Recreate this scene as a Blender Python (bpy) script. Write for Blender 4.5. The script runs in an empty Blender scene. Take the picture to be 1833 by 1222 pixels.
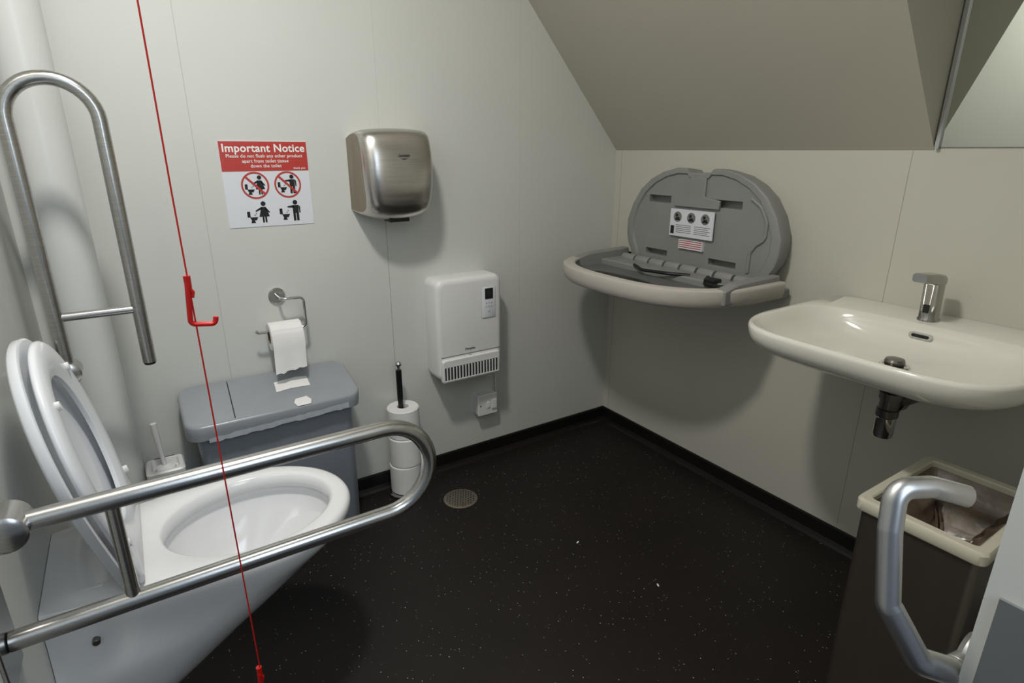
import bpy, bmesh, math, random
from mathutils import Vector, Matrix
random.seed(3)
S=bpy.context.scene; COL=S.collection
XL,XR,YB=-.25,1.786,1.936
# ---------------------------------------------------------------- materials
def lin(c):
    return tuple(((v/255)/12.92 if v/255<=.04045 else ((v/255+.055)/1.055)**2.4) for v in c)+(1,)
def mat(name,rgb,rough=.5,metal=0,noise=.04,nscale=8,bump=0,bscale=200,stretch=None,coat=0,spec=.5,trans=0,alpha=1):
    m=bpy.data.materials.new(name);m.use_nodes=True;nt=m.node_tree;N=nt.nodes;Lk=nt.links
    b=N['Principled BSDF'];c=lin(rgb)
    tc=N.new('ShaderNodeTexCoord');mp=N.new('ShaderNodeMapping');Lk.new(tc.outputs['Object'],mp.inputs[0])
    if stretch: mp.inputs['Scale'].default_value=stretch
    nz=N.new('ShaderNodeTexNoise');nz.inputs['Scale'].default_value=nscale;nz.inputs['Detail'].default_value=4
    Lk.new(mp.outputs[0],nz.inputs['Vector'])
    r=N.new('ShaderNodeValToRGB');r.color_ramp.elements[0].position=.3;r.color_ramp.elements[1].position=.7
    r.color_ramp.elements[0].color=tuple(v*(1-noise) for v in c[:3])+(1,)
    r.color_ramp.elements[1].color=tuple(min(1,v*(1+noise)) for v in c[:3])+(1,)
    Lk.new(nz.outputs['Fac'],r.inputs[0]);Lk.new(r.outputs[0],b.inputs['Base Color'])
    b.inputs['Roughness'].default_value=rough;b.inputs['Metallic'].default_value=metal
    b.inputs['Coat Weight'].default_value=coat;b.inputs['Specular IOR Level'].default_value=spec
    b.inputs['Coat Roughness'].default_value=.08
    b.inputs['Transmission Weight'].default_value=trans;b.inputs['Alpha'].default_value=alpha
    if bump:
        n2=N.new('ShaderNodeTexNoise');n2.inputs['Scale'].default_value=bscale;Lk.new(mp.outputs[0],n2.inputs['Vector'])
        bp=N.new('ShaderNodeBump');bp.inputs['Strength'].default_value=bump;bp.inputs['Distance'].default_value=.002
        Lk.new(n2.outputs['Fac'],bp.inputs['Height']);Lk.new(bp.outputs[0],b.inputs['Normal'])
    return m
M={}
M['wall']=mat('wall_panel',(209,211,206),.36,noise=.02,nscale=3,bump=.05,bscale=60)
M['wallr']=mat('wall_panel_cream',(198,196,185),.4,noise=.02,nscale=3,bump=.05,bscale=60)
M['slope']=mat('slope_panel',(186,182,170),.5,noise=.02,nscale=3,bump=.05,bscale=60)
M['ceil']=mat('ceiling_paint',(200,200,195),.7)
M['seam']=mat('seam_strip',(184,186,180),.6)
M['seamf']=mat('seam_strip_faint',(194,196,190),.5)
M['seamr']=mat('seam_strip_cream',(160,156,144),.6)
M['skirt']=mat('black_vinyl',(20,18,18),.38,bump=.1)
M['pipe']=mat('pipe_white',(216,218,216),.3,noise=.01)
M['porc']=mat('porcelain',(230,231,233),.12,noise=.01,coat=.6)
M['porcw']=mat('basin_ceramic',(226,224,215),.13,noise=.01,coat=.6)
M['plasw']=mat('white_plastic',(230,230,229),.35,noise=.01)
M['plasw2']=mat('white_plastic_seat',(226,229,234),.25,noise=.01,coat=.2)
M['steel']=mat('brushed_steel',(192,191,189),.27,metal=1,noise=.10,nscale=30,stretch=(1,1,12))
M['steeldry']=mat('brushed_steel_cover',(204,200,196),.26,metal=1,noise=.08,nscale=14,stretch=(1,1,30),bump=.05)
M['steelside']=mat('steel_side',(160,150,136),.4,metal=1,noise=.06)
M['chrome']=mat('chrome',(210,210,209),.1,metal=1,noise=.02)
M['chromed']=mat('tap_chrome',(170,169,165),.12,metal=1,noise=.02)
M['alu']=mat('satin_aluminium',(190,190,190),.36,metal=1,noise=.04)
M['drain']=mat('drain_steel',(170,160,146),.4,metal=.9,noise=.08,nscale=40)
M['dkm']=mat('dark_metal',(118,114,110),.28,metal=1)
M['black']=mat('black_plastic',(18,18,20),.4)
M['greyp']=mat('grey_plastic',(150,157,168),.4,bump=.15,bscale=300)
M['greyl']=mat('grey_plastic_lid',(150,155,162),.24,bump=.08,bscale=300)
M['chg']=mat('changing_grey',(140,141,139),.5,bump=.25,bscale=350)
M['chgd']=mat('changing_dark_grey',(104,105,105),.55,bump=.25,bscale=350)
M['chgr']=mat('changing_beige',(192,186,179),.42,bump=.2,bscale=300)
M['red']=mat('red_plastic',(205,24,20),.3)
M['signr']=mat('sign_red',(186,58,50),.35)
M['signw']=mat('sign_white',(222,225,232),.3,noise=.01)
M['ink']=mat('ink_black',(20,20,22),.5)
M['inkw']=mat('ink_white',(244,242,240),.5)
M['paper']=mat('tissue',(236,235,234),.85,bump=.3,bscale=400)
M['card']=mat('cardboard',(120,98,76),.8)
M['binb']=mat('bin_brushed_brown',(124,116,108),.34,metal=.85,noise=.06,nscale=12,stretch=(1,1,.08))
M['binr']=mat('bin_cream_rim',(208,204,186),.35,noise=.03)
M['liner']=mat('bin_liner',(118,104,90),.2,noise=.35,nscale=18,bump=.8,bscale=30)
M['grille']=mat('grille_dark',(38,40,44),.5)
M['lcd']=mat('lcd_screen',(40,48,46),.15)
M['tape']=mat('silver_tape',(176,184,192),.3,noise=.1,nscale=40)
M['mark']=mat('grey_marking',(120,120,118),.5)
M['key']=mat('pale_grey_key',(172,173,174),.5)
M['door']=mat('door_paint',(214,214,208),.4,noise=.02)
M['plate']=mat('latch_plate_grey',(130,133,134),.45,metal=.4)
M['mirror']=mat('mirror_glass',(205,208,200),.015,metal=1,noise=0)
fm=bpy.data.materials.new('speckled_vinyl');fm.use_nodes=True;nt=fm.node_tree;N=nt.nodes;Lk=nt.links;b=N['Principled BSDF']
tc=N.new('ShaderNodeTexCoord');v=N.new('ShaderNodeTexVoronoi');v.inputs['Scale'].default_value=100
Lk.new(tc.outputs['Object'],v.inputs['Vector'])
lt=N.new('ShaderNodeMath');lt.operation='LESS_THAN';lt.inputs[1].default_value=.13;Lk.new(v.outputs['Distance'],lt.inputs[0])
sp=N.new('ShaderNodeSeparateColor');Lk.new(v.outputs['Color'],sp.inputs[0])
cl=N.new('ShaderNodeTexNoise');cl.inputs['Scale'].default_value=7;cl.inputs['Detail'].default_value=3;Lk.new(tc.outputs['Object'],cl.inputs['Vector'])
mr=N.new('ShaderNodeMapRange');mr.inputs[1].default_value=.35;mr.inputs[2].default_value=.65;mr.inputs[3].default_value=.92;mr.inputs[4].default_value=.45;Lk.new(cl.outputs['Fac'],mr.inputs[0])
gt=N.new('ShaderNodeMath');gt.operation='GREATER_THAN';Lk.new(sp.outputs[0],gt.inputs[0]);Lk.new(mr.outputs[0],gt.inputs[1])
mu=N.new('ShaderNodeMath');mu.operation='MULTIPLY';Lk.new(lt.outputs[0],mu.inputs[0]);Lk.new(gt.outputs[0],mu.inputs[1])
m2=N.new('ShaderNodeMath');m2.operation='MULTIPLY';Lk.new(mu.outputs[0],m2.inputs[0]);Lk.new(sp.outputs[1],m2.inputs[1])
nz=N.new('ShaderNodeTexNoise');nz.inputs['Scale'].default_value=5;nz.inputs['Detail'].default_value=6;Lk.new(tc.outputs['Object'],nz.inputs['Vector'])
r=N.new('ShaderNodeValToRGB');r.color_ramp.elements[0].color=lin((22,18,17));r.color_ramp.elements[1].color=lin((34,28,25));Lk.new(nz.outputs['Fac'],r.inputs[0])
mx=N.new('ShaderNodeMix');mx.data_type='RGBA';Lk.new(m2.outputs[0],mx.inputs[0]);Lk.new(r.outputs[0],mx.inputs[6]);mx.inputs[7].default_value=lin((225,218,200))
Lk.new(mx.outputs[2],b.inputs['Base Color']);b.inputs['Roughness'].default_value=.5;b.inputs['Specular IOR Level'].default_value=.35
n3=N.new('ShaderNodeTexNoise');n3.inputs['Scale'].default_value=300;Lk.new(tc.outputs['Object'],n3.inputs['Vector'])
bp=N.new('ShaderNodeBump');bp.inputs['Strength'].default_value=.25;bp.inputs['Distance'].default_value=.001;Lk.new(n3.outputs['Fac'],bp.inputs['Height']);Lk.new(bp.outputs[0],b.inputs['Normal'])
M['floor']=fm
# ---------------------------------------------------------------- helpers
def empty(name,loc,label,cat,**k):
    o=bpy.data.objects.new(name,None);o.empty_display_size=.05;o.location=loc;COL.objects.link(o)
    o['label']=label;o['category']=cat
    for a,b_ in k.items(): o[a]=b_
    return o
def obj(name,bm,m,parent=None,smooth=35,label=None,loc=None,bevel=0,**k):
    me=bpy.data.meshes.new(name)
    bmesh.ops.recalc_face_normals(bm,faces=bm.faces)
    off=Vector((0,0,0))
    p=parent
    while p is not None: off+=Vector(p.location);p=p.parent
    if loc is not None: base=Vector(loc)
    else: base=off
    for v_ in bm.verts: v_.co-=base
    if smooth:
        for f_ in bm.faces: f_.smooth=True
    bm.to_mesh(me);bm.free()
    if smooth: me.set_sharp_from_angle(angle=math.radians(smooth))
    for q in (m if isinstance(m,(list,tuple)) else [m]): me.materials.append(q)
    o=bpy.data.objects.new(name,me);COL.objects.link(o)
    if parent is not None: o.parent=parent
    o.location=base-off
    if bevel:
        md=o.modifiers.new('bevel','BEVEL');md.width=bevel;md.segments=3;md.limit_method='ANGLE';md.angle_limit=math.radians(40);md.harden_normals=False
    if label:o['label']=label
    for a,b_ in k.items(): o[a]=b_
    return o
def box(lo,hi,bm=None,mi=0):
    bm=bm or bmesh.new()
    vs=[bm.verts.new((x,y,z)) for x in(lo[0],hi[0]) for y in(lo[1],hi[1]) for z in(lo[2],hi[2])]
    for f_ in((0,1,3,2),(4,6,7,5),(0,4,5,1),(2,3,7,6),(0,2,6,4),(1,5,7,3)):
        q=bm.faces.new([vs[i] for i in f_]);q.material_index=mi
    return bm
def loft(rings,bm=None,cap0=True,cap1=True,mi=0,loop=False):
    bm=bm or bmesh.new();R=[[bm.verts.new(p) for p in r_] for r_ in rings];n=len(R[0])
    pairs=list(zip(R,R[1:]))
    if loop: pairs.append((R[-1],R[0]));cap0=cap1=False
    for a,c in pairs:
        for i in range(n):
            q=bm.faces.new((a[i],a[(i+1)%n],c[(i+1)%n],c[i]));q.material_index=mi
    if cap0:bm.faces.new(R[0]).material_index=mi
    if cap1:bm.faces.new(R[-1]).material_index=mi
    return bm
def rrect(cx,cy,hx,hy,r_,n=6):
    out=[]
    for (sx,sy,a0) in((1,1,0),(-1,1,90),(-1,-1,180),(1,-1,270)):
        for i in range(n+1):
            a=math.radians(a0+90*i/n)
            out.append((cx+sx*(hx-r_)+r_*math.cos(a),cy+sy*(hy-r_)+r_*math.sin(a)))
    return out
def fillet(pts,rad,n=8):
    P=[Vector(p) for p in pts];out=[P[0]]
    for i in range(1,len(P)-1):
        a,b_,c=P[i-1],P[i],P[i+1];d1=(a-b_);d2=(c-b_)
        ang=d1.angle(d2)
        if ang>math.radians(175): out.append(b_);continue
        t=min(rad/math.tan(ang/2),d1.length*.49,d2.length*.49)
        rr=t*math.tan(ang/2)
        p1=b_+d1.normalized()*t;p2=b_+d2.normalized()*t
        cen=b_+(d1.normalized()+d2.normalized()).normalized()*(rr/math.sin(ang/2))
        u=p1-cen;w=p2-cen;tot=u.angle(w);ax=u.cross(w).normalized()
        for k in range(n+1): out.append(cen+Matrix.Rotation(tot*k/n,3,ax)@u)
    out.append(P[-1]);return out
def tube(pts,r_,seg=20,bm=None,mi=0):
    P=[Vector(p) for p in pts];rings=[]
    T=[]
    for i in range(len(P)):
        t=(P[min(i+1,len(P)-1)]-P[max(i-1,0)]).normalized();T.append(t)
    up=Vector((0,0,1)) if abs(T[0].z)<.9 else Vector((1,0,0))
    n_=T[0].cross(up).normalized()
    for i,p in enumerate(P):
        if i: 
            n_=(n_-T[i]*n_.dot(T[i])).normalized()
        b_=T[i].cross(n_)
        rr=r_[i] if isinstance(r_,(list,tuple)) else r_
        rings.append([p+(n_*math.cos(2*math.pi*k/seg)+b_*math.sin(2*math.pi*k/seg))*rr for k in range(seg)])
    return loft(rings,bm,mi=mi)
def lathe(prof,c,axis='z',seg=40,bm=None,mi=0,cap0=True,cap1=True):
    rings=[]
    for r_,h in prof:
        ring=[]
        for k in range(seg):
            a=2*math.pi*k/seg;u,w=r_*math.cos(a),r_*math.sin(a)
            ring.append({'z':(c[0]+u,c[1]+w,c[2]+h),'x':(c[0]+h,c[1]+u,c[2]+w),'y':(c[0]+u,c[1]+h,c[2]+w)}[axis])
        rings.append(ring)
    return loft(rings,bm,cap0,cap1,mi)
def prism(poly,fn,d0,d1,bm=None,mi=0):
    return loft([[fn(u,w,d0) for u,w in poly],[fn(u,w,d1) for u,w in poly]],bm,mi=mi)
def cut(bm,cutters):
    def tmp(b_):
        bmesh.ops.recalc_face_normals(b_,faces=b_.faces)
        me=bpy.data.meshes.new('t');b_.to_mesh(me);b_.free();o=bpy.data.objects.new('t',me);COL.objects.link(o);return o
    a=tmp(bm);cs=[tmp(c) for c in cutters]
    for c in cs:
        md=a.modifiers.new('b','BOOLEAN');md.operation='DIFFERENCE';md.solver='EXACT';md.object=c
    dg=bpy.context.evaluated_depsgraph_get();dg.update()
    me=bpy.data.meshes.new_from_object(a.evaluated_get(dg))
    out=bmesh.new();out.from_mesh(me)
    for o in [a]+cs: bpy.data.objects.remove(o)
    return out
def text(body,size,org,fn,align='CENTER',bold=0,sx=1.0,spacing=1,cs=1.0):
    cu=bpy.data.curves.new('t','FONT');cu.body=body;cu.size=size;cu.align_x=align;cu.offset=bold*size;cu.space_line=spacing;cu.resolution_u=3;cu.space_character=cs
    o=bpy.data.objects.new('t',cu);COL.objects.link(o)
    dg=bpy.context.evaluated_depsgraph_get();dg.update()
    me=bpy.data.meshes.new_from_object(o.evaluated_get(dg));bpy.data.objects.remove(o)
    bm=bmesh.new();bm.from_mesh(me)
    for v_ in bm.verts: v_.co=Vector(fn(org[0]+v_.co.x*sx,org[1]+v_.co.y))
    return bm
def polys(list_,fn,bm=None):
    bm=bm or bmesh.new()
    for P in list_: bm.faces.new([bm.verts.new(fn(u,w)) for u,w in P])
    return bm
def disc(cx,cy,r_,n=24): return [(cx+r_*math.cos(2*math.pi*i/n),cy+r_*math.sin(2*math.pi*i/n)) for i in range(n)]
def struct(name,bm,m,**k): return obj(name,bm,m,smooth=0,kind='structure',**k)
# ---------------------------------------------------------------- room
struct('floor',box((-.5,-.8,-.06),(1.95,2.05,0)),M['floor'])
struct('wall_back',box((-.35,YB,0),(1.9,YB+.08,2.45)),M['wall'])
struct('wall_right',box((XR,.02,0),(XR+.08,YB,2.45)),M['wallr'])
struct('wall_left',box((XL-.08,.02,0),(XL,YB,2.45)),M['wall'])
bm=box((1.40,.02,0),(XR,.106,2.45));box((XL,.02,2.05),(1.40,.106,2.45),bm);struct('wall_front',bm,M['wall'])
struct('ceiling',box((-.33,.02,2.40),(1.86,YB+.06,2.48)),M['ceil'])
x_at=lambda z:1.786-(z-1.250)*.904
prof=[(1.786,1.250),(x_at(2.4),2.4),(1.786,2.4)]
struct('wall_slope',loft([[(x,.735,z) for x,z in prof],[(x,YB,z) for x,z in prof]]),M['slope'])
def skirt(name,a,b_,nrm):
    a=Vector(a);b_=Vector(b_);n_=Vector(nrm)
    pr=[(0,0),(.022,0),(.012,.006),(.007,.018),(.006,.062),(.004,.068),(0,.068)]
    rings=[[p+n_*u+Vector((0,0,w)) for u,w in pr] for p in(a,b_)]
    struct(name,loft(rings),M['skirt'])
skirt('baseboard_back',(XL,YB,0),(XR,YB,0),(0,-1,0))
skirt('baseboard_right',(XR,.106,0),(XR,YB,0),(-1,0,0))
skirt('baseboard_left',(XL,.106,0),(XL,YB,0),(1,0,0))
i=1
for x,w_,za,zb,mk_ in((.189,.0008,.068,2.4,'seam'),(.739,.0008,.068,1.06,'seamr'),(.739,.0004,1.06,2.4,'seamf'),(1.292,.0003,.068,1.79,'seamf')):
    struct('trim_%d'%i,box((x-w_,YB-.0004,za),(x+w_,YB+.002,zb)),M[mk_]);i+=1
for y in(.785,1.9):
    struct('trim_%d'%i,box((XR-.0005,y-.0007,.068),(XR+.002,y+.0007,1.25)),M['seamr']);i+=1
# ---------------------------------------------------------------- pipe
P=empty('soil_pipe',(-.145,1.868,0),'tall white boxed vertical pipe standing in the corner','pipe')
obj('pipe_casing',lathe([(.058,0),(.058,2.4)],(-.145,1.868,0),seg=48),M['pipe'],P)
# ---------------------------------------------------------------- mirror
P=empty('wall_mirror',(XR,.45,1.256),'large frameless wall mirror with a slim metal edge','mirror')
obj('mirror_glass',box((XR-.006,.125,1.258),(XR-.001,.722,2.25)),M['mirror'],P,smooth=0)
bm=box((XR-.014,.722,1.254),(XR-.001,.731,2.25));obj('mirror_edge_strip',bm,M['alu'],P,smooth=0)
# ---------------------------------------------------------------- door with handle
d=struct('door_1',box((.497,.058,.01),(1.39,.106,2.04)),M['door'])
def dpart(name,bm,m,label=None,smooth=35):
    return obj(name,bm,m,d,smooth=smooth,label=label)
h=[(.540,.106,.840),(.508,.112,.841),(.476,.128,.857),(.458,.152,.905),(.468,.166,.962),(.478,.172,.993),(.505,.158,.993),(.527,.140,.986)]
hp=fillet(h,.014,8)
n=len(hp)
dpart('door_handle',tube(hp,[.0090+.0034*max(0,1-k/(n*.45)) for k in range(n)],24),M['alu'],'satin aluminium curved pull handle',60)
dpart('handle_rose',lathe([(.022,0),(.022,.008),(.018,.012)],(.540,.106,.840),'y'),M['alu'])
dpart('latch_plate',box((.494,.060,.62),(.4972,.0965,.934)),M['plate'],'grey steel latch plate',0)
# ---------------------------------------------------------------- toilet
TY=1.262
def egg(x0,xc,tip,hw,z,rear=.72,cy=TY,nf=36,ns=12,nb=8):
    pts=[]
    for k in range(nf+1):
        a=-math.pi/2+math.pi*k/nf;c=math.cos(a)
        pts.append((xc+(tip-xc)*c,cy+hw*math.sin(a),z))
    def wd(u): return hw*(1-(1-rear)*u**1.6)
    for k in range(1,ns+1):
        u=k/ns;pts.append((xc-(xc-x0)*u,cy+wd(u),z))
    for k in range(1,nb):
        pts.append((x0,cy+wd(1)*(1-2*k/nb),z))
    for k in range(ns,0,-1):
        u=k/ns;pts.append((xc-(xc-x0)*u,cy-wd(u),z))
    return pts
P=empty('toilet',(-.25,TY,0),'white ceramic wall-hung toilet with seat and lid raised','toilet')
x0=-.249
keys=[(.108,-.215,-.24,.05,1.0),(.111,-.195,-.238,.072,1.0),(.120,-.158,-.233,.093,1.0),(.138,-.112,-.225,.110,1.0),(.165,-.060,-.215,.125,1.0),(.20,.000,-.195,.138,1.0),(.24,.060,-.17,.149,1.0),(.28,.120,-.14,.158,1.0),(.315,.172,-.09,.164,.97),(.345,.214,-.04,.168,.92),(.372,.247,.01,.171,.87),(.396,.274,.05,.176,.83),(.418,.299,.09,.183,.78),(.436,.320,.11,.189,.755),(.450,.332,.12,.1922,.74),(.462,.337,.12,.193,.74),(.473,.336,.12,.192,.74),(.480,.331,.12,.188,.74),(.4825,.324,.12,.182,.74)]
rings=[egg(x0,xc,t,hw,z,rr) for z,t,xc,hw,rr in keys]
inn=[(.300,-.062,.150,.4825),(.293,-.057,.144,.479),(.289,-.054,.140,.468),(.288,-.053,.139,.452),(.297,-.060,.150,.444),(.296,-.060,.150,.430),(.276,-.048,.135,.395),(.235,-.03,.108,.345),(.175,-.01,.074,.295),(.12,.02,.04,.275)]
for j,(t,xr,hw,z) in enumerate(inn):
    base=egg(xr,.5*(t+xr)+.01,t,hw,z,.62);cx=.5*(t+xr);a=(t-xr)/2;new=[]
    for (x,y,zz) in base:
        ang=math.atan2((y-TY)/hw,(x-cx)/a);new.append((cx+a*math.cos(ang),TY+hw*math.sin(ang),z))
    rings.append(new)
obj('toilet_bowl',loft(rings),M['porc'],P,smooth=60)
bm=lathe([(.012,.02),(.012,-.008),(.009,-.010)],(-.178,1.118,.410),'y',20);lathe([(.0065,-.005),(.0065,-.022),(.005,-.024)],(-.178,1.118,.410),'y',16,bm)
obj('fixing_bolt',bm,M['dkm'],P,label='grey metal fixing bolt')
hx,hz=-.100,.490
def upr(u,v_,w,lean=.195,dx=0):
    cl,sl=math.cos(lean),math.sin(lean)
    return (hx+dx-u*sl+w*cl, TY+v_, hz+u*cl+w*sl)
def egg2(u0,uc,tip,hw,rear,n=None):
    e=egg(u0,uc,tip,hw,0,rear,cy=0);return [(x,y) for x,y,_ in e]
def ell2(like,u0,u1,hw):
    cu,a=(u0+u1)/2,(u1-u0)/2;o_=[]
    for u,v_ in like:
        an=math.atan2(v_/hw,(u-cu)/a);o_.append((cu+a*math.cos(an),hw*math.sin(an)))
    return o_
eo=egg2(.0,.22,.445,.198,.76);eo2=egg2(.006,.22,.439,.192,.75)
ei=ell2(eo,.065,.382,.134);ei2=ell2(eo,.07,.377,.129)
rg=[[upr(u,v_,0) for u,v_ in ei],[upr(u,v_,0) for u,v_ in eo2],[upr(u,v_,.004) for u,v_ in eo],[upr(u,v_,.009) for u,v_ in eo],[upr(u,v_,.014) for u,v_ in eo2],[upr(u,v_,.0175) for u,v_ in ell2(eo,.035,.41,.162)],[upr(u,v_,.015) for u,v_ in ell2(eo,.052,.396,.147)],[upr(u,v_,.009) for u,v_ in ei2]]
seat=obj('toilet_seat',loft(rg,loop=True),M['plasw2'],P,smooth=60)
for u,v_ in((.09,.152),(.09,-.152),(.36,.112),(.36,-.112)):
    c=[upr(u+.009*math.cos(a*math.pi/8),v_+.006*math.sin(a*math.pi/8),.012) for a in range(16)]
    c2=[upr(u+.008*math.cos(a*math.pi/8),v_+.005*math.sin(a*math.pi/8),.023) for a in range(16)]
    obj('seat_bumper',loft([c,c2]),M['plasw'],P)
lo=egg2(-.005,.22,.456,.208,.76);lo2=egg2(.0,.22,.45,.203,.75);li=egg2(.02,.22,.425,.178,.72)
L2=lambda u,v_,w:upr(u,v_,w,.203,-.003)
rg=[[L2(u,v_,-.021) for u,v_ in li],[L2(u,v_,-.019) for u,v_ in lo2],[L2(u,v_,-.014) for u,v_ in lo],[L2(u,v_,-.002) for u,v_ in lo],[L2(u,v_,0) for u,v_ in lo2],[L2(u,v_,-.010) for u,v_ in li]]
obj('toilet_lid',loft(rg),M['plasw2'],P,smooth=60)
for s in(-1,1):
    bm=lathe([(.012,-.03),(.013,-.02),(.013,.02),(.012,.03)],(-.112,TY+s*.085,.493),'y',20)
    obj('seat_hinge',bm,M['plasw'],P)
# ---------------------------------------------------------------- grab rails
def rail(y,up,label):
    hz_=.764 if up else .768;hx_=-.176 if up else -.208;sp=.160 if up else .178;Ln=.548 if up else .530;rad=.0148
    P=empty('grab_rail',(XL,y,hz_),label,'grab rail')
    A=(lambda a,b_:(hx_+b_,y,hz_+a)) if up else (lambda a,b_:(hx_+a,y,hz_-b_))
    pts=[A(0,0),A(Ln,0)]
    n=18
    for k in range(1,n):
        t=math.pi*k/n;pts.append(A(Ln+sp/2*math.sin(t),sp/2-sp/2*math.cos(t)))
    e0=-.006 if up else -.034
    pts+=[A(Ln,sp),A(e0,sp)]
    obj('rail_tube',tube(pts,rad,28),M['steel'],P,smooth=50)
    cb=.128 if up else .116
    obj('cross_bar',tube([A(cb,.0),A(cb,sp)],.0098,20),M['steel'],P)
    c=A(e0,sp);dn=Vector(A(e0-.006,sp))
    obj('end_cap',tube([Vector(c),dn],[rad*.98,rad*.8],24),M['black'],P)
    obj('pivot',lathe([(.020,-.030),(.026,-.026),(.026,.026),(.020,.030)],(hx_,y,hz_),'y',32),M['steel'],P)
    bm=box((XL,y-.028,hz_-.025),(hx_-.004,y-.02,hz_+.025));box((XL,y+.02,hz_-.025),(hx_-.004,y+.028,hz_+.025),bm)
    box((XL,y-.045,hz_-.24),(XL+.006,y+.045,hz_+.06),bm)
    obj('wall_bracket',bm,M['steel'],P,smooth=0,bevel=.002)
    return P
rail(.93,False,'brushed steel drop-down grab rail lowered beside the toilet')
rail(1.61,True,'brushed steel drop-down grab rail folded up against the wall')
# ---------------------------------------------------------------- emergency cord
cx,cy_=.050,.85
P=empty('emergency_cord',(cx,cy_,2.4),'thin red emergency pull cord with red plastic handles','pull cord')
obj('cord',tube([(cx,cy_,2.395),(cx,cy_,1.2),(cx+.006,cy_,.40)],.0011,8),M['red'],P)
obj('ceiling_fitting',lathe([(.03,0),(.03,-.02),(.02,-.03)],(cx,cy_,2.4)),M['plasw'],P,label='white ceiling fitting')
def cordhandle(z,cx,s=1):
    bm=tube([(cx,cy_,z+.004),(cx,cy_,z-.012)],[.0045,.0042],14)
    p=fillet([(cx-.001*s,cy_-.002,z-.008),(cx-.005*s,cy_-.002,z-.060),(cx+.024*s,cy_-.002,z-.064),(cx+.026*s,cy_-.002,z-.054)],.006,5)
    tube(p,.0034,12,bm)
    tube([(cx,cy_,z-.012),(cx+.004*s,cy_,z-.018),(cx+.002*s,cy_,z-.025)],.0028,8,bm)
    obj('pull_handle',bm,M['red'],P,label='red plastic pull handle')
cordhandle(1.092,cx);cordhandle(.437,cx+.004,.9)
# ---------------------------------------------------------------- notice
P=empty('notice_sign',(.374,YB,1.15),'square red and white notice about flushing only tissue','sign')
W=lambda dy:(lambda u,v_:(u,YB-dy,v_))
sx0,sx1,sz0,sz1=.2495,.498,1.028,1.276
obj('sign_sheet',box((sx0,YB-.002,sz0),(sx1,YB-.0002,sz1)),M['signw'],P,smooth=0)
obj('sign_header',box((sx0+.001,YB-.0026,1.191),(sx1-.001,YB-.0019,sz1-.001)),M['signr'],P,smooth=0,label='red header band')
obj('headline_lettering',text('Important Notice',.0315,(.374,1.246),W(.0034),bold=.022,sx=1.0,cs=1.04),M['inkw'],P,smooth=0)
for l,(s,x,z,al) in {'Please do not flush any other product':(.0132,.374,1.2300,'CENTER'),'apart from toilet tissue':(.0132,.374,1.2155,'CENTER'),'down the toilet':(.0132,.374,1.2015,'CENTER'),'thank you':(.0085,.488,1.1955,'RIGHT')}.items():
    obj('header_lettering',text(l,s,(x,z),W(.0034),al,bold=.014,cs=1.06),M['inkw'],P,smooth=0)
def person(ox,oz,s,skirted,arm):
    L_=[disc(ox,oz+.052*s,.0065*s)]
    if skirted:
        L_+=[[(ox-.006*s,oz+.043*s),(ox+.006*s,oz+.043*s),(ox+.014*s,oz+.016*s),(ox-.014*s,oz+.016*s)],[(ox-.006*s,oz+.016*s),(ox-.006*s,oz),(ox-.001*s,oz),(ox-.001*s,oz+.016*s)],[(ox+.001*s,oz+.016*s),(ox+.001*s,oz),(ox+.006*s,oz),(ox+.006*s,oz+.016*s)],
        [(ox+.005*s,oz+.043*s),(ox+.016*s,oz+.028*s),(ox+.013*s,oz+.026*s),(ox+.004*s,oz+.037*s)]]
    else:
        L_+=[[(ox-.008*s,oz+.044*s),(ox+.008*s,oz+.044*s),(ox+.008*s,oz+.022*s),(ox-.008*s,oz+.022*s)],[(ox-.008*s,oz+.023*s),(ox-.008*s,oz),(ox-.001*s,oz),(ox-.001*s,oz+.023*s)],[(ox+.001*s,oz+.023*s),(ox+.001*s,oz),(ox+.008*s,oz),(ox+.008*s,oz+.023*s)],[(ox+.008*s,oz+.044*s),(ox+.013*s,oz+.040*s),(ox+.013*s,oz+.022*s),(ox+.0095*s,oz+.022*s)]]
    L_+=[[(ox-.005*s,oz+.044*s),(ox-.022*s,oz+(.034 if skirted else .042)*s),(ox-.022*s,oz+(.030 if skirted else .038)*s),(ox-.005*s,oz+.037*s)]]
    return L_
def loo(ox,oz,s):
    return [[(ox-.014*s,oz+.032*s),(ox-.006*s,oz+.032*s),(ox-.006*s,oz+.016*s),(ox-.014*s,oz+.016*s)],
            [(ox-.008*s,oz+.016*s),(ox+.014*s,oz+.016*s),(ox+.009*s,oz+.007*s),(ox-.004*s,oz+.007*s)],
            [(ox-.004*s,oz+.007*s),(ox+.004*s,oz+.007*s),(ox+.006*s,oz),(ox-.006*s,oz)],
            [(ox+.008*s,oz+.028*s),(ox+.012*s,oz+.026*s),(ox+.010*s,oz+.023*s)],[(ox+.004*s,oz+.023*s),(ox+.008*s,oz+.022*s),(ox+.006*s,oz+.019*s)]]
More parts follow.
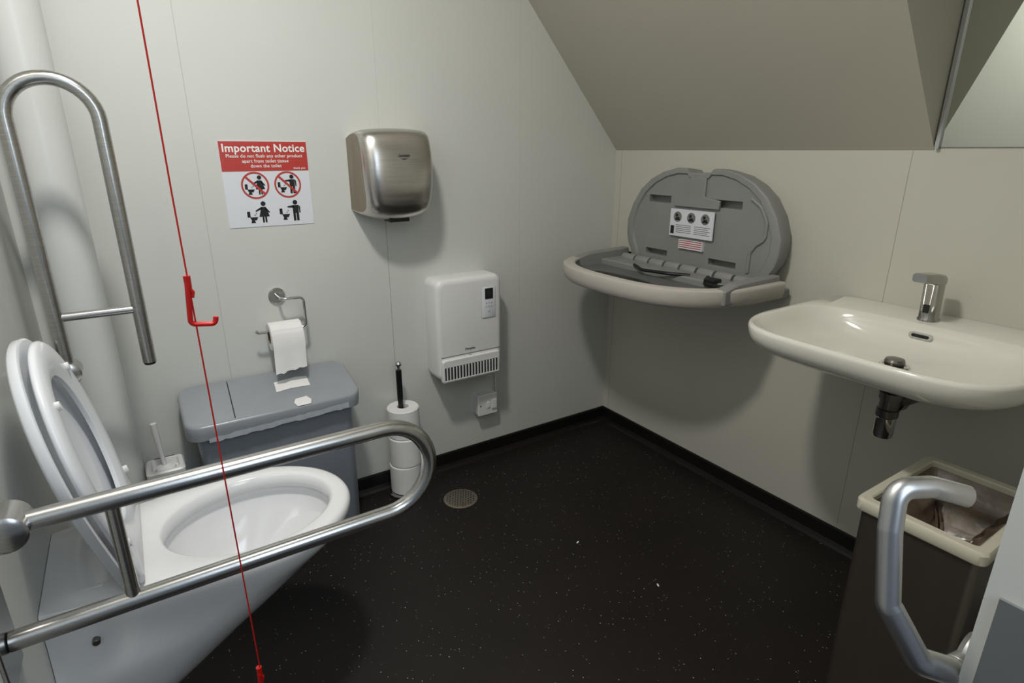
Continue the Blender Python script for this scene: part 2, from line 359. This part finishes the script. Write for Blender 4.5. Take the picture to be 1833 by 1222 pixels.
for (cx_,cz_,sk,ban) in((.336,1.150,True,True),(.430,1.150,False,True),(.336,1.070,True,False),(.430,1.070,False,False)):
    s=.95 if ban else 1.08
    z0=cz_-.028*s
    bm=polys(person(cx_+.014*s,z0,s,sk,0)+loo(cx_-.017*s,z0+(.0 if sk else .004)*s,s),W(.0027))
    obj('pictogram',bm,M['ink'],P,smooth=0,label='black pictogram of a person at a toilet')
    if ban:
        R1,R2=.0395,.0345;bm=bmesh.new();n=48
        a=[bm.verts.new(W(.003)(cx_+R1*math.cos(2*math.pi*k/n),cz_+R1*math.sin(2*math.pi*k/n))) for k in range(n)]
        b_=[bm.verts.new(W(.003)(cx_+R2*math.cos(2*math.pi*k/n),cz_+R2*math.sin(2*math.pi*k/n))) for k in range(n)]
        for k in range(n): bm.faces.new((a[k],a[(k+1)%n],b_[(k+1)%n],b_[k]))
        q=.7071;t=.0022
        polys([[(cx_-R2*q-t,cz_+R2*q-t),(cx_-R2*q+t,cz_+R2*q+t),(cx_+R2*q+t,cz_-R2*q+t),(cx_+R2*q-t,cz_-R2*q-t)]],W(.0031),bm)
        obj('prohibition_circle',bm,M['signr'],P,smooth=0,label='red prohibition circle')
# ---------------------------------------------------------------- hand dryer
P=empty('hand_dryer',(.745,YB,1.04),'brushed steel automatic hand dryer mounted on the wall','hand dryer')
pr=[(0,1.300),(.04,1.312),(.09,1.317),(.12,1.314),(.140,1.300),(.154,1.27),(.163,1.23),(.167,1.18),(.165,1.13),(.156,1.09),(.138,1.060),(.11,1.046),(.06,1.043),(0,1.05)]
def sm(pts,it=2):
    for _ in range(it):
        o_=[pts[0]]
        for a,b_ in zip(pts,pts[1:]): o_+=[(.75*a[0]+.25*b_[0],.75*a[1]+.25*b_[1]),(.25*a[0]+.75*b_[0],.25*a[1]+.75*b_[1])]
        o_.append(pts[-1]);pts=o_
    return pts
pr=sm(pr)
xa,xb=.624,.868;xc=(xa+xb)/2;rings=[]
NR=48
for k in range(NR+1):
    th=-math.pi/2+math.pi*k/NR
    e=abs(math.sin(th));t=math.copysign(e,math.sin(th))
    rd=1-math.sqrt(max(0,1-e**7))
    s=1-.06*e**3-.20*rd
    ring=[]
    for dy,z in pr:
        q=.05*e**2+.07*rd
        zz=1.18+(z-1.18)*(1-q)
        low=max(0,(1.18-z)/.14)
        if z<1.1: zz-=.012*(1-e**2)
        x=xc+(xb-xa)/2*t*(1-.13*low**1.6*(dy/.165))*(1-.05*(dy/.165))
        ring.append((x,YB-dy*s,zz))
    rings.append(ring)
obj('dryer_cover',loft(rings,cap0=False,cap1=False),M['steeldry'],P,smooth=60)
for rr in(rings[0],rings[-1]):
    bm=bmesh.new();bm.faces.new([bm.verts.new(p) for p in rr])
    obj('side_panel',bm,M['steelside'],P,smooth=0)
obj('air_outlet',box((.71,YB-.115,1.027),(.78,YB-.06,1.046)),M['black'],P,smooth=0,bevel=.004)
dw=lambda u,v_:(u,YB-.1673,v_)
obj('dryer_logo',text('Levante',.0115,(.752,1.232),dw,bold=.02),M['ink'],P,smooth=0)
obj('logo_swoosh',polys([[(.739,1.228),(.752,1.225),(.766,1.229),(.752,1.2225)]],dw),M['ink'],P,smooth=0)
# ---------------------------------------------------------------- heater
P=empty('fan_heater',(1.0,YB,.42),'white plastic wall-mounted fan heater with small display','heater')
hx0,hx1,hz0,hz1=.868,1.142,.425,.812
hc,hzc=(hx0+hx1)/2,(hz0+hz1)/2;hw_,hh=(hx1-hx0)/2,(hz1-hz0)/2
def hr(ins,y,r_=.03): return [(u,y,v_) for u,v_ in rrect(hc,hzc,hw_-ins,hh-ins,max(r_-ins*.4,.01))]
obj('heater_body',loft([hr(.004,YB),hr(0,YB-.02),hr(0,YB-.088),hr(.003,YB-.098),hr(.010,YB-.104),hr(.02,YB-.106)]),M['plasw'],P,smooth=40)
obj('outlet_frame',loft([[(u,y,v_) for u,v_ in rrect(1.002,.467,.124-i_,.046-i_,.01)] for i_,y in((0,YB-.10),(0,YB-.112),(.004,YB-.117))]),M['plasw'],P)
bm=box((.886,YB-.1175,.432),(1.118,YB-.112,.484));obj('outlet_grille',bm,M['grille'],P,smooth=0,label='dark slotted air outlet')
bm=box((.886,YB-.1215,.430),(1.118,YB-.116,.4335))
for k in range(18):
    x=.892+k*.0130;box((x,YB-.1215,.433),(x+.0042,YB-.116,.483),bm)
obj('grille_fins',bm,M['plasw'],P,smooth=0,bevel=.0008)
obj('cover_seam',box((hx0+.012,YB-.1068,.5205),(hx1-.01,YB-.1045,.523)),M['mark'],P,smooth=0)
obj('control_panel',loft([[(u,y,v_) for u,v_ in rrect(1.083,.708,.030-i_,.060-i_,.006)] for i_,y in((0,YB-.10),(0,YB-.108),(.002,YB-.1095))]),M['signw'],P)
obj('panel_outline',loft([[(u,y,v_) for u,v_ in rrect(1.083,.708,.0312,.0612,.007)] for y in(YB-.104,YB-.1068)]),M['key'],P)
obj('display',box((1.066,YB-.111,.722),(1.100,YB-.109,.762)),M['ink'],P,smooth=0,label='small black-framed screen')
obj('screen',box((1.070,YB-.1115,.732),(1.092,YB-.1108,.757)),M['lcd'],P,smooth=0)
for (u,v_) in((1.072,.706),(1.083,.706),(1.094,.706),(1.072,.692),(1.083,.692),(1.094,.692),(1.083,.672)):
    obj('button',lathe([(.0042 if v_<.68 else .0032,0),(.003,-.0012)],(u,YB-.109,v_),'y',14),M['key'],P)
obj('maker_lettering',text('Dimplex',.013,(1.000,.536),lambda u,v_:(u,YB-.1068,v_),bold=.02),M['ink'],P,smooth=0)
bm=bmesh.new();lathe([(.007,0),(.007,-.001),(.0055,-.001),(.0055,0)],(1.0,YB-.106,.508),'y',24,bm,cap0=False,cap1=False);box((.996,YB-.1068,.504),(1.004,YB-.106,.512),bm)
obj('warning_symbol',bm,M['mark'],P,smooth=0)
# ---------------------------------------------------------------- spur
P=empty('fused_spur_switch',(1.11,YB,.256),'white plastic fused spur switch on the wall','switch')
obj('back_box',loft([[(u,y,v_) for u,v_ in rrect(1.112,.256,.044-i_,.044-i_,.005)] for i_,y in((0,YB),(0,YB-.034))]),M['plasw'],P)
obj('face_plate',loft([[(u,y,v_) for u,v_ in rrect(1.112,.256,.046-i_,.046-i_,.005)] for i_,y in((0,YB-.034),(0,YB-.040),(.003,YB-.043))]),M['plasw'],P)
obj('rocker_switch',box((1.105,YB-.048,.243),(1.120,YB-.043,.269)),M['plasw'],P,smooth=0,bevel=.002)
obj('fuse_holder',box((1.128,YB-.050,.236),(1.150,YB-.043,.276)),M['plasw'],P,smooth=0,bevel=.002)
for u in(1.077,1.147): obj('plate_screw',lathe([(.003,0),(.003,-.0012)],(u,YB-.043,.256),'y',12),M['dkm'],P)
P2=empty('heater_cable',(1.155,YB,.3),'thin white cable running from heater to switch','cable')
obj('cable',tube(fillet([(1.135,YB-.03,.43),(1.165,YB-.012,.38),(1.172,YB-.010,.27),(1.155,YB-.02,.225)],.03,6),.0035,10),M['plasw'],P2)
# ---------------------------------------------------------------- toilet roll holder
P=empty('toilet_roll_holder',(.352,YB,.81),'chrome toilet roll holder with open hooked arm','toilet roll holder')
obj('wall_rose',lathe([(.026,0),(.026,-.006),(.023,-.009)],(.356,YB,.808),'y',36),M['chrome'],P)
hy=1.880
obj('holder_arm',tube(fillet([(.356,YB-.006,.806),(.358,hy,.806),(.425,hy,.806),(.425,hy,.708),(.277,hy,.708),(.272,hy,.716)],.016,7),.0046,16),M['chrome'],P)
P=empty('toilet_roll',(.355,hy,.69),'part-used white toilet roll with hanging sheet on holder','toilet roll')
RR=.045;ci=.0225
rc=(.357,hy,.691)
obj('paper_wind',lathe([(ci,-.049),(RR-.003,-.049),(RR,-.046),(RR,.046),(RR-.003,.049),(ci,.049)],rc,'x',48,cap0=False,cap1=False),M['paper'],P)
obj('cardboard_core',lathe([(ci+.0004,-.048),(ci+.0004,.048)],rc,'x',32,cap0=False,cap1=False),M['card'],P)
pa=[(hy-RR*.8,rc[2]+RR*.64),(hy-RR-.001,rc[2]+.006),(hy-RR-.002,rc[2]-.03),(hy-RR-.003,rc[2]-.06),(hy-RR-.009,rc[2]-.098)]
bm=bmesh.new();g=[]
for j_,(y,z) in enumerate(pa):
    tl=max(0,j_-2)
    g.append([bm.verts.new((.309+.096*k/8-.002*tl,y-.0015*math.sin(k*1.2)*tl,z-(.006*(8-k)/8)*tl+.0015*math.sin(k*2.3)*tl)) for k in range(9)])
for a,b_ in zip(g,g[1:]):
    for k in range(8): bm.faces.new((a[k],a[k+1],b_[k+1],b_[k]))
obj('hanging_sheet',bm,M['paper'],P,smooth=80)
# ---------------------------------------------------------------- sanitary bin
P=empty('sanitary_bin',(.29,1.83,0),'grey plastic sanitary bin standing by the back wall','bin')
def rb(x0_,x1_,y0,y1,z,r_): return [(u,v_,z) for u,v_ in rrect((x0_+x1_)/2,(y0+y1)/2,(x1_-x0_)/2,(y1-y0)/2,r_)]
obj('bin_body',loft([rb(.085,.515,1.785,1.905,0,.03),rb(.08,.52,1.78,1.91,.012,.03),rb(.058,.512,1.735,1.915,.44,.03),rb(.055,.514,1.73,1.918,.468,.03)]),M['greyp'],P)
lf=[]
for ins,a in((.004,0),(.0,.003),(-.001,.020),(-.002,.040),(.000,.0445),(.003,.0465),(.008,.047)):
    ring=[]
    for u,v_ in rrect(.2835,1.822,.2515-ins,.107-ins,.042-ins*.5,8):
        t=(v_-1.715)/.21
        ring.append((u,v_,.462+a+.051*max(0,t)*(a/.047)))
    lf.append(ring)
obj('bin_lid',loft(lf),M['greyl'],P,smooth=40)
zt=lambda y:.509+.051*(y-1.715)/.21
bm=bmesh.new()
for (xa_,xb_) in((.160,.163),):
    bm.faces.new([bm.verts.new(p) for p in((xa_,1.724,zt(1.724)+.0008),(xb_,1.724,zt(1.724)+.0008),(xb_+.01,1.915,zt(1.915)+.0008),(xa_+.01,1.915,zt(1.915)+.0008))])
obj('lid_split_line',bm,M['grille'],P,smooth=0)
bm=bmesh.new();g=[]
for k in range(30):
    x=.085+.405*k/29;up_=.472+.014*(x-.085)/.4+random.uniform(-.002,.002)
    g.append([bm.verts.new((x,1.7115,up_)),bm.verts.new((x,1.711,.458+.010*(x-.085)/.4+random.uniform(-.0025,.0025)))])
for a,b_ in zip(g,g[1:]): bm.faces.new((a[0],b_[0],b_[1],a[1]))
obj('tape_strip',bm,M['tape'],P,label='torn silver adhesive tape strip')
P=empty('paper_scrap',(.36,1.72,.515),'torn white paper scrap stuck on the bin lid','paper')
bm=polys([[(.335,1.714),(.375,1.714),(.382,1.735),(.372,1.756),(.338,1.752),(.330,1.735)]],lambda u,v_:(u,v_,zt(v_)+.0014))
obj('scrap_sheet',bm,M['paper'],P,smooth=0)
P=empty('paper_scrap',(.36,1.85,.545),'torn white tissue piece lying on the bin lid','paper')
bm=polys([[(.295,1.805),(.34,1.812),(.40,1.808),(.402,1.862),(.37,1.868),(.30,1.860)]],lambda u,v_:(u,v_,zt(v_)+.0014))
obj('scrap_sheet',bm,M['paper'],P,smooth=0)
for (x,y,a) in((1.08,1.258,.3),(1.155,.968,1.1)):
    P=empty('paper_scrap',(x,y,0),'tiny white paper scrap lying on the dark floor','paper',group='tiny scraps on the floor')
    pts=[(-.007,-.002),(.002,-.003),(.007,.000),(.003,.0025),(-.005,.002)]
    ca,sa=math.cos(a),math.sin(a)
    obj('scrap_sheet',loft([[(x+u*ca-w*sa,y+u*sa+w*ca,z) for u,w in pts] for z in(.0002,.0012)]),M['paper'],P,smooth=0)
# ---------------------------------------------------------------- toilet brush
P=empty('toilet_brush_set',(-.035,1.85,.24),'white toilet brush in a square wall-mounted holder','toilet brush')
def rz(cx_,cy,hx_,hy_,z,r_): return [(u,v_,z) for u,v_ in rrect(cx_,cy,hx_,hy_,r_)]
B=(-.033,1.84)
obj('brush_holder',loft([rz(*B,.036,.036,.22,.01),rz(*B,.044,.044,.335,.01),rz(*B,.050,.050,.345,.012),rz(*B,.050,.050,.362,.012),rz(*B,.046,.046,.366,.01),rz(*B,.036,.036,.366,.01),rz(*B,.034,.034,.345,.01)]),M['plasw'],P)
obj('wall_bracket',box((-.06,1.875,.27),(-.006,YB,.345)),M['grille'],P,smooth=0)
obj('brush_cap',lathe([(.028,.0),(.026,.008),(.012,.014)],(B[0],B[1],.35)),M['plasw'],P)
obj('brush_handle',tube([(B[0],B[1],.355),(B[0]-.004,B[1],.40),(B[0]-.008,B[1],.47),(B[0]-.009,B[1],.50)],[.006,.0065,.009,.0085],16),M['plasw'],P)
# ---------------------------------------------------------------- spare roll stand
SX,SY=.722,1.862
P=empty('toilet_roll_stand',(SX,SY,0),'chrome and black upright stand holding spare toilet rolls','toilet roll stand')
obj('stand_base',lathe([(.060,0),(.062,.004),(.061,.010),(.012,.014)],(SX-.005,SY,0)),M['chrome'],P)
obj('stand_pole',lathe([(.0085,.012),(.0085,.335),(.0095,.372),(.0105,.40),(.0105,.50),(.007,.504)],(SX,SY,0),seg=24),M['black'],P,label='black upright pole')
obj('pole_finial',lathe([(.010,.500),(.010,.506),(.006,.509),(.006,.513),(.011,.517),(.012,.523),(.008,.531),(.002,.534)],(SX,SY,0),seg=24),M['chrome'],P)
def vroll(z,px,py,r_=.059,h_=.113):
    E=empty('spare_toilet_roll',(px,py,z),'full white toilet roll stacked on the stand','toilet roll',group='spare toilet rolls on the stand')
    a=obj('paper_wind',lathe([(.021,0),(r_-.004,0),(r_,.004),(r_,h_-.004),(r_-.004,h_),(.021,h_),(.021,0)],(px,py,z),seg=48,cap0=False,cap1=False),M['paper'],E)
    b_=obj('cardboard_core',lathe([(.0213,.001),(.0213,h_-.001)],(px,py,z),seg=32,cap0=False,cap1=False),M['card'],E)
    return E,[a,b_]
E,ps=vroll(.0145,SX+.004,SY)
for dz,dx,dy in((.1135,.003,-.001),(.227,.004,.002)):
    e=E.copy();e.location=E.location+Vector((dx,dy,dz));COL.objects.link(e)
    for q in ps:
        c=q.copy();c.parent=e;COL.objects.link(c)
# ---------------------------------------------------------------- floor drain
P=empty('floor_drain',(.872,1.70,0),'round perforated stainless steel floor drain','drain')
obj('drain_plate',lathe([(.064,0),(.064,.0015),(.060,.003)],(.872,1.70,0),seg=48),M['drain'],P)
bm=bmesh.new()
for i_ in range(-5,6):
    for j_ in range(-5,6):
        x=i_*.0112+(.0056 if j_%2 else 0);y=j_*.0098
        if x*x+y*y<.052**2: bm.faces.new([bm.verts.new((.872+u,1.70+w,.0034)) for u,w in disc(x,y,.0029,10)])
obj('drain_holes',bm,M['black'],P,smooth=0,label='dark round drain holes')
# ---------------------------------------------------------------- baby changing station
P=empty('baby_changing_station',(XR,1.42,.80),'grey plastic fold-down baby changing station hanging open','changing station')
half=[(0,1.176),(.045,1.176),(.058,1.190),(.11,1.190),(.17,1.176),(.23,1.148),(.28,1.108),(.32,1.05),(.345,.985),(.345,.93),(.335,.89),(.318,.865),(.312,.84),(.312,.79)]
ou=[(1.42-u,z) for u,z in half]+[(1.42+u,z) for u,z in reversed(half[1:])]
F=lambda x:(lambda u,w,d:(d,u,w))
def inset(poly,k,cz=1.0):
    return [(1.42+(u-1.42)*k,cz+(z-cz)*k) for u,z in poly]
bm=loft([[(1.785,u,z) for u,z in inset(ou,.955)],[(1.760,u,z) for u,z in inset(ou,.975)],[(1.720,u,z) for u,z in ou],[(1.708,u,z) for u,z in inset(ou,.99)],[(1.705,u,z) for u,z in inset(ou,.972)],[(1.705,u,z) for u,z in inset(ou,.90)],[(1.712,u,z) for u,z in inset(ou,.885)]])
cs=[]
for (ya,yb,za,zb) in((1.545,1.655,1.062,1.088),(1.235,1.350,1.062,1.088),(1.545,1.655,.862,.884),(1.235,1.350,.862,.884)):
    cs.append(box((1.69,ya,za),(1.745,yb,zb)))
obj('back_panel',cut(bm,cs),M['chg'],P,smooth=30,bevel=.0015)
obj('centre_rib',prism([(1.385,1.16),(1.455,1.16),(1.455,1.095),(1.52,1.085),(1.52,1.055),(1.32,1.055),(1.32,1.085),(1.385,1.095)],F(0),1.714,1.702),M['chg'],P,bevel=.003,smooth=30)
rp=[(1.20,1.10),(1.16,1.075),(1.135,1.03),(1.135,.975),(1.165,.955),(1.185,.925),(1.185,.86)]
obj('contour_bead',tube(fillet([(1.711,u,z) for u,z in rp],.03,5),.0065,12),M['chg'],P)
bm=box((1.700,1.333,.948),(1.7035,1.530,1.046));obj('instruction_label',bm,M['signw'],P,smooth=0,label='white instruction label')
pl=box((1.7015,1.34,.955),(1.713,1.523,1.04));obj('label_backing',pl,M['chg'],P,smooth=0)
RW=lambda dx:(lambda u,v_:(1.7-dx,-u,v_))
for yc in(1.495,1.432,1.370):
    obj('label_picture',polys([disc(-yc,1.018,.019,20)],RW(.0004)),M['mark'],P,smooth=0,label='grey printed picture')
bm=bmesh.new()
for yc in(1.495,1.432,1.370): polys([disc(-yc-.004,1.024,.006,12),[(-yc-.013,1.006),(-yc+.013,1.006),(-yc+.007,1.018),(-yc-.007,1.016)]],RW(.0008),bm)
for k in range(5):
    polys([[(-1.500,.990-k*.0066),(-1.430,.990-k*.0066),(-1.430,.9885-k*.0066),(-1.500,.9885-k*.0066)],[(-1.415,.990-k*.0066),(-1.345-.01*(k%2),.990-k*.0066),(-1.345-.01*(k%2),.9885-k*.0066),(-1.415,.9885-k*.0066)]],RW(.0006),bm)
polys([[(-1.525,.985),(-1.508,.985),(-1.508,.955),(-1.525,.955)]],RW(.0006),bm)
obj('label_print',bm,M['ink'],P,smooth=0)
obj('warning_sticker',box((1.701,1.372,.905),(1.7125,1.482,.938)),M['signw'],P,smooth=0,label='small red and white warning sticker')
bm=bmesh.new()
for k in range(4): polys([[(-1.480,.9355-k*.0075),(-1.375,.9355-k*.0075),(-1.375,.9325-k*.0075),(-1.480,.9325-k*.0075)]],RW(-.0008),bm)
obj('sticker_print',bm,M['signr'],P,smooth=0)
def dring(sc,z,xb=1.735,xf=1.292,hw2=.392,sq=.50,xo=0,cy=1.448):
    pts=[];n=44
    for k in range(n+1):
        a=-math.pi/2+math.pi*k/n
        c,s_=math.cos(a),math.sin(a)
        pts.append((xb-(xb-xf)*abs(c)**sq*(1-.06*s_*s_)*sc+xo,cy+hw2*sc*math.copysign(abs(s_)**.72,s_),z))
    pts+= [(xb+xo,cy+hw2*sc*(1-2*k/8),z) for k in range(1,8)]
    return pts
rg=[dring(.93,.786),dring(.965,.789),dring(.985,.798),dring(.997,.815),dring(1,.838),dring(.996,.8455),dring(.985,.8485),dring(.91,.8485),dring(.90,.843)]
obj('tray',loft(rg,cap1=False),M['chgr'],P,smooth=45,label='beige moulded outer tray shell')
obj('tray_bed',loft([dring(.903,.845),dring(.893,.820),dring(.875,.814)],cap0=False),M['chgd'],P,smooth=60,label='dark grey sunken tray bed')
def rr3(x0_,x1_,y0,y1,z0,z1,nm,m,bev=.006): return obj(nm,box((x0_,y0,z0),(x1_,y1,z1)),m,P,smooth=0,bevel=bev)
rr3(1.58,1.715,1.10,1.77,.805,.836,'hinge_beam',M['chg'])
for k in range(8):
    y=1.125+k*.0765;obj('hinge_barrel',lathe([(.017,0),(.019,.004),(.019,.062),(.017,.066)],(1.665,y,.838),'y',20),M['chg'],P)
for (ya,yb) in((1.765,1.805),(1.075,1.115)):
    obj('side_arm',loft([[(x,y,z) for x,z in((1.46,.848),(1.52,.862),(1.73,.868),(1.735,.80),(1.46,.80))] for y in(ya,yb)]),M['chg'],P,smooth=0,bevel=.006)
obj('bed_recess',loft([[(1.44+.045*math.cos(2*math.pi*k/32),1.50+.17*math.sin(2*math.pi*k/32),.815) for k in range(32)],[(1.44+.040*math.cos(2*math.pi*k/32),1.50+.16*math.sin(2*math.pi*k/32),.817) for k in range(32)]]),M['black'],P,label='black oval opening in the tray bed')
bm=tube(fillet([(1.62,1.27,.838),(1.57,1.24,.830),(1.55,1.17,.832),(1.59,1.11,.838)],.02,5),.008,10)
obj('safety_strap',bm,M['black'],P,label='black webbing safety strap')
obj('strap_buckle',box((1.565,1.20,.826),(1.605,1.245,.848)),M['black'],P,smooth=0,bevel=.005)
obj('safety_strap',tube(fillet([(1.58,1.58,.838),(1.54,1.50,.836),(1.56,1.40,.838),(1.60,1.33,.838)],.03,5),.006,10),M['black'],P,label='black webbing safety strap')
rr3(1.70,XR,1.07,1.77,.785,.82,'wall_mount',M['chg'])
# ---------------------------------------------------------------- basin
BY=.613
P=empty('wash_basin',(XR,BY,.70),'white ceramic wall-hung wash basin with chrome waste trap','wash basin')
NB=72
def bring(xb,xf,hw2,z,e1=.42,e2=.46,xc_=None):
    xc_=xc_ if xc_ is not None else xf+ (xb-xf)*.5
    pts=[]
    for k in range(NB):
        a=2*math.pi*k/NB;c,s_=math.cos(a),math.sin(a)
        if c>=0: x=xc_+(xb-xc_)*abs(c)**.22; y=hw2*math.copysign(abs(s_)**.22,s_)
        else: x=xc_-(xc_-xf)*abs(c)**e1*(1-.17*abs(s_)**3); y=hw2*math.copysign(abs(s_)**e2,s_)
        pts.append((x,BY+y,z))
    return pts
X1=XR-.001
rg=[bring(X1,1.50,.10,.715),bring(X1,1.42,.17,.722),bring(X1,1.34,.230,.742),bring(X1,1.280,.275,.766),bring(X1,1.254,.292,.782),bring(X1,1.243,.299,.80),bring(X1,1.238,.302,.822),bring(X1,1.240,.3005,.830),bring(X1,1.245,.297,.833)]
def inner(xb,xf,hw2,z,ee=.8):
    pts=[];xc_=(xb+xf)/2
    for k in range(NB):
        a=2*math.pi*k/NB;c,s_=math.cos(a),math.sin(a)
        k2=1 if c>0 else (1-.17*abs(s_)**3)
        pts.append((xc_+(xb-xf)/2*k2*math.copysign(abs(c)**ee,c),BY+hw2*math.copysign(abs(s_)**ee,s_),z))
    return pts
rg+=[inner(1.648,1.253,.286,.832,.46),inner(1.642,1.259,.281,.829,.46),inner(1.638,1.272,.268,.806,.50),inner(1.628,1.305,.238,.775,.58),inner(1.610,1.36,.178,.755,.72),inner(1.578,1.45,.080,.746,.95),inner(1.545,1.497,.024,.743,1)]
obj('basin_bowl',loft(rg),M['porcw'],P,smooth=55)
obj('waste_ring',lathe([(.030,.0),(.033,.003),(.031,.005),(.026,.004),(.026,.001)],(1.521,BY,.7455)),M['chrome'],P)
obj('drain_plug',lathe([(.021,.0),(.023,.010),(.020,.016),(.008,.017)],(1.521,BY,.748)),M['dkm'],P,label='dark chrome basin waste plug')
obj('overflow_slot',loft([[(x,BY+u,.803+v_) for u,v_ in rrect(0,0,.027,.0075,.0073)] for x in(1.650,1.6300)]),M['chrome'],P,label='chrome overflow slot surround')
obj('overflow_opening',loft([[(x,BY+u,.803+v_) for u,v_ in rrect(0,0,.020,.0042,.004)] for x in(1.650,1.6290)]),M['black'],P)
obj('trap_cup',lathe([(.006,.0),(.021,.002),(.0240,.010),(.0240,.056),(.021,.060)],(1.545,.615,.545),seg=32),M['chrome'],P,smooth=30)
obj('trap_nut',lathe([(.026,.060),(.026,.078),(.022,.081),(.022,.105),(.026,.107),(.026,.124),(.016,.126),(.016,.175)],(1.545,.615,.545),seg=24),M['dkm'],P,smooth=30)
obj('waste_pipe',tube([(1.555,.613,.632),(1.70,.600,.632),(XR,.600,.632)],.0155,20),M['dkm'],P)
obj('pipe_nut',tube([(1.572,.6115,.632),(1.600,.609,.632)],.021,8),M['dkm'],P,smooth=20)
obj('wall_flange',lathe([(.03,0),(.03,-.006),(.016,-.012)],(XR,.600,.632),'x',32),M['dkm'],P)
P=empty('basin_tap',(1.695,.628,.832),'chrome sensor mixer tap standing on the basin','tap')
def tr(x,z,hx_,hy_,r_,tilt=0): return [(u,v_,z+(u-x)*tilt) for u,v_ in rrect(x,.628,hx_,hy_,r_,6)]
obj('tap_body',loft([tr(1.695,.8325,.027,.024,.023),tr(1.695,.837,.027,.024,.023),tr(1.694,.840,.0235,.0205,.017),tr(1.691,.88,.0235,.0195,.014),tr(1.687,.925,.024,.0185,.011,-.1),tr(1.684,.938,.025,.0185,.010,-.15)]),M['chromed'],P,smooth=50)
obj('tap_spout',loft([[(x,.628+u,z+v_) for u,v_ in rrect(0,0,w,t,t*.55,6)] for x,z,w,t in((1.712,.935,.017,.010),(1.70,.938,.0188,.014),(1.67,.943,.0188,.015),(1.62,.950,.0175,.0125),(1.598,.953,.017,.011),(1.594,.954,.016,.009))]),M['chromed'],P,smooth=40)
obj('tap_sensor',box((1.6655,.621,.855),(1.6705,.635,.877)),M['black'],P,smooth=0,bevel=.002,label='small black sensor window')
# ---------------------------------------------------------------- waste bin
P=empty('waste_bin',(1.40,.395,0),'tall brown brushed metal waste bin with cream rim','bin')
ax,bx,ay,by=1.230,1.560,.275,.510
ZR=.535
def wr(i_,z,r_=.016): return [(u,v_,z) for u,v_ in rrect((ax+bx)/2,(ay+by)/2,(bx-ax)/2-i_,(by-ay)/2-i_,r_)]
obj('bin_body',loft([wr(.008,0),wr(.006,ZR-.022),wr(.012,ZR-.022),wr(.014,.06)]),M['binb'],P,smooth=40)
obj('bin_rim',loft([wr(-.001,ZR-.029),wr(-.003,ZR-.026),wr(-.004,ZR-.006,.02),wr(.000,ZR,.02),wr(.017,ZR,.012),wr(.020,ZR-.003,.010),wr(.020,ZR-.028,.010),wr(.010,ZR-.029)],loop=True),M['binr'],P,smooth=40,label='cream plastic rim frame')
g=[]
for j_ in range(14):
    t=j_/13;base=wr(.0205+.085*t**1.3,ZR-.014-.15*t,.012)
    ring=[]
    for k,(x,y,z) in enumerate(base):
        w=.018*math.sin(k*1.9+t*7)*min(1,t*3)+random.uniform(-.007,.007)*min(1,t*3)
        ccx,ccy=(ax+bx)/2,(ay+by)/2;dv=Vector((x-ccx,y-ccy,0)).normalized()*(-abs(w))
        ring.append((x+dv.x,y+dv.y,z+w*.6))
    g.append(ring)
obj('bin_liner',loft(g,cap0=False),M['liner'],P,smooth=35,label='crumpled translucent brown bin liner')
# ---------------------------------------------------------------- light
def area(name,loc,rot,size,energy,col,sy=None,shape='DISK'):
    l=bpy.data.lights.new(name,'AREA');l.energy=energy;l.color=col;l.size=size;l.shape=shape
    if sy:l.size_y=sy
    o=bpy.data.objects.new(name,l);o.location=loc;o.rotation_euler=rot;COL.objects.link(o);return o
area('ceiling_lamp_light',(.16,.88,2.36),(0,0,0),.18,20.5,(1,.965,.905))
area('doorway_daylight',(.30,-.55,1.75),(math.radians(70),0,math.radians(20)),.5,7.5,(.76,.88,1),1.1,'RECTANGLE')
w=bpy.data.worlds.new('world');S.world=w;w.use_nodes=True
bg=w.node_tree.nodes['Background'];bg.inputs[0].default_value=(.72,.84,1,1);bg.inputs[1].default_value=.16
S.view_settings.view_transform='Standard'
# ---------------------------------------------------------------- camera
c=bpy.data.cameras.new('camera');co=bpy.data.objects.new('camera',c);COL.objects.link(co)
c.sensor_width=36;c.lens=1040/1833*36;c.clip_start=.01
co.location=(0,0,1.25);co.rotation_euler=(math.radians(90-18.2),0,math.radians(-33))
S.camera=co
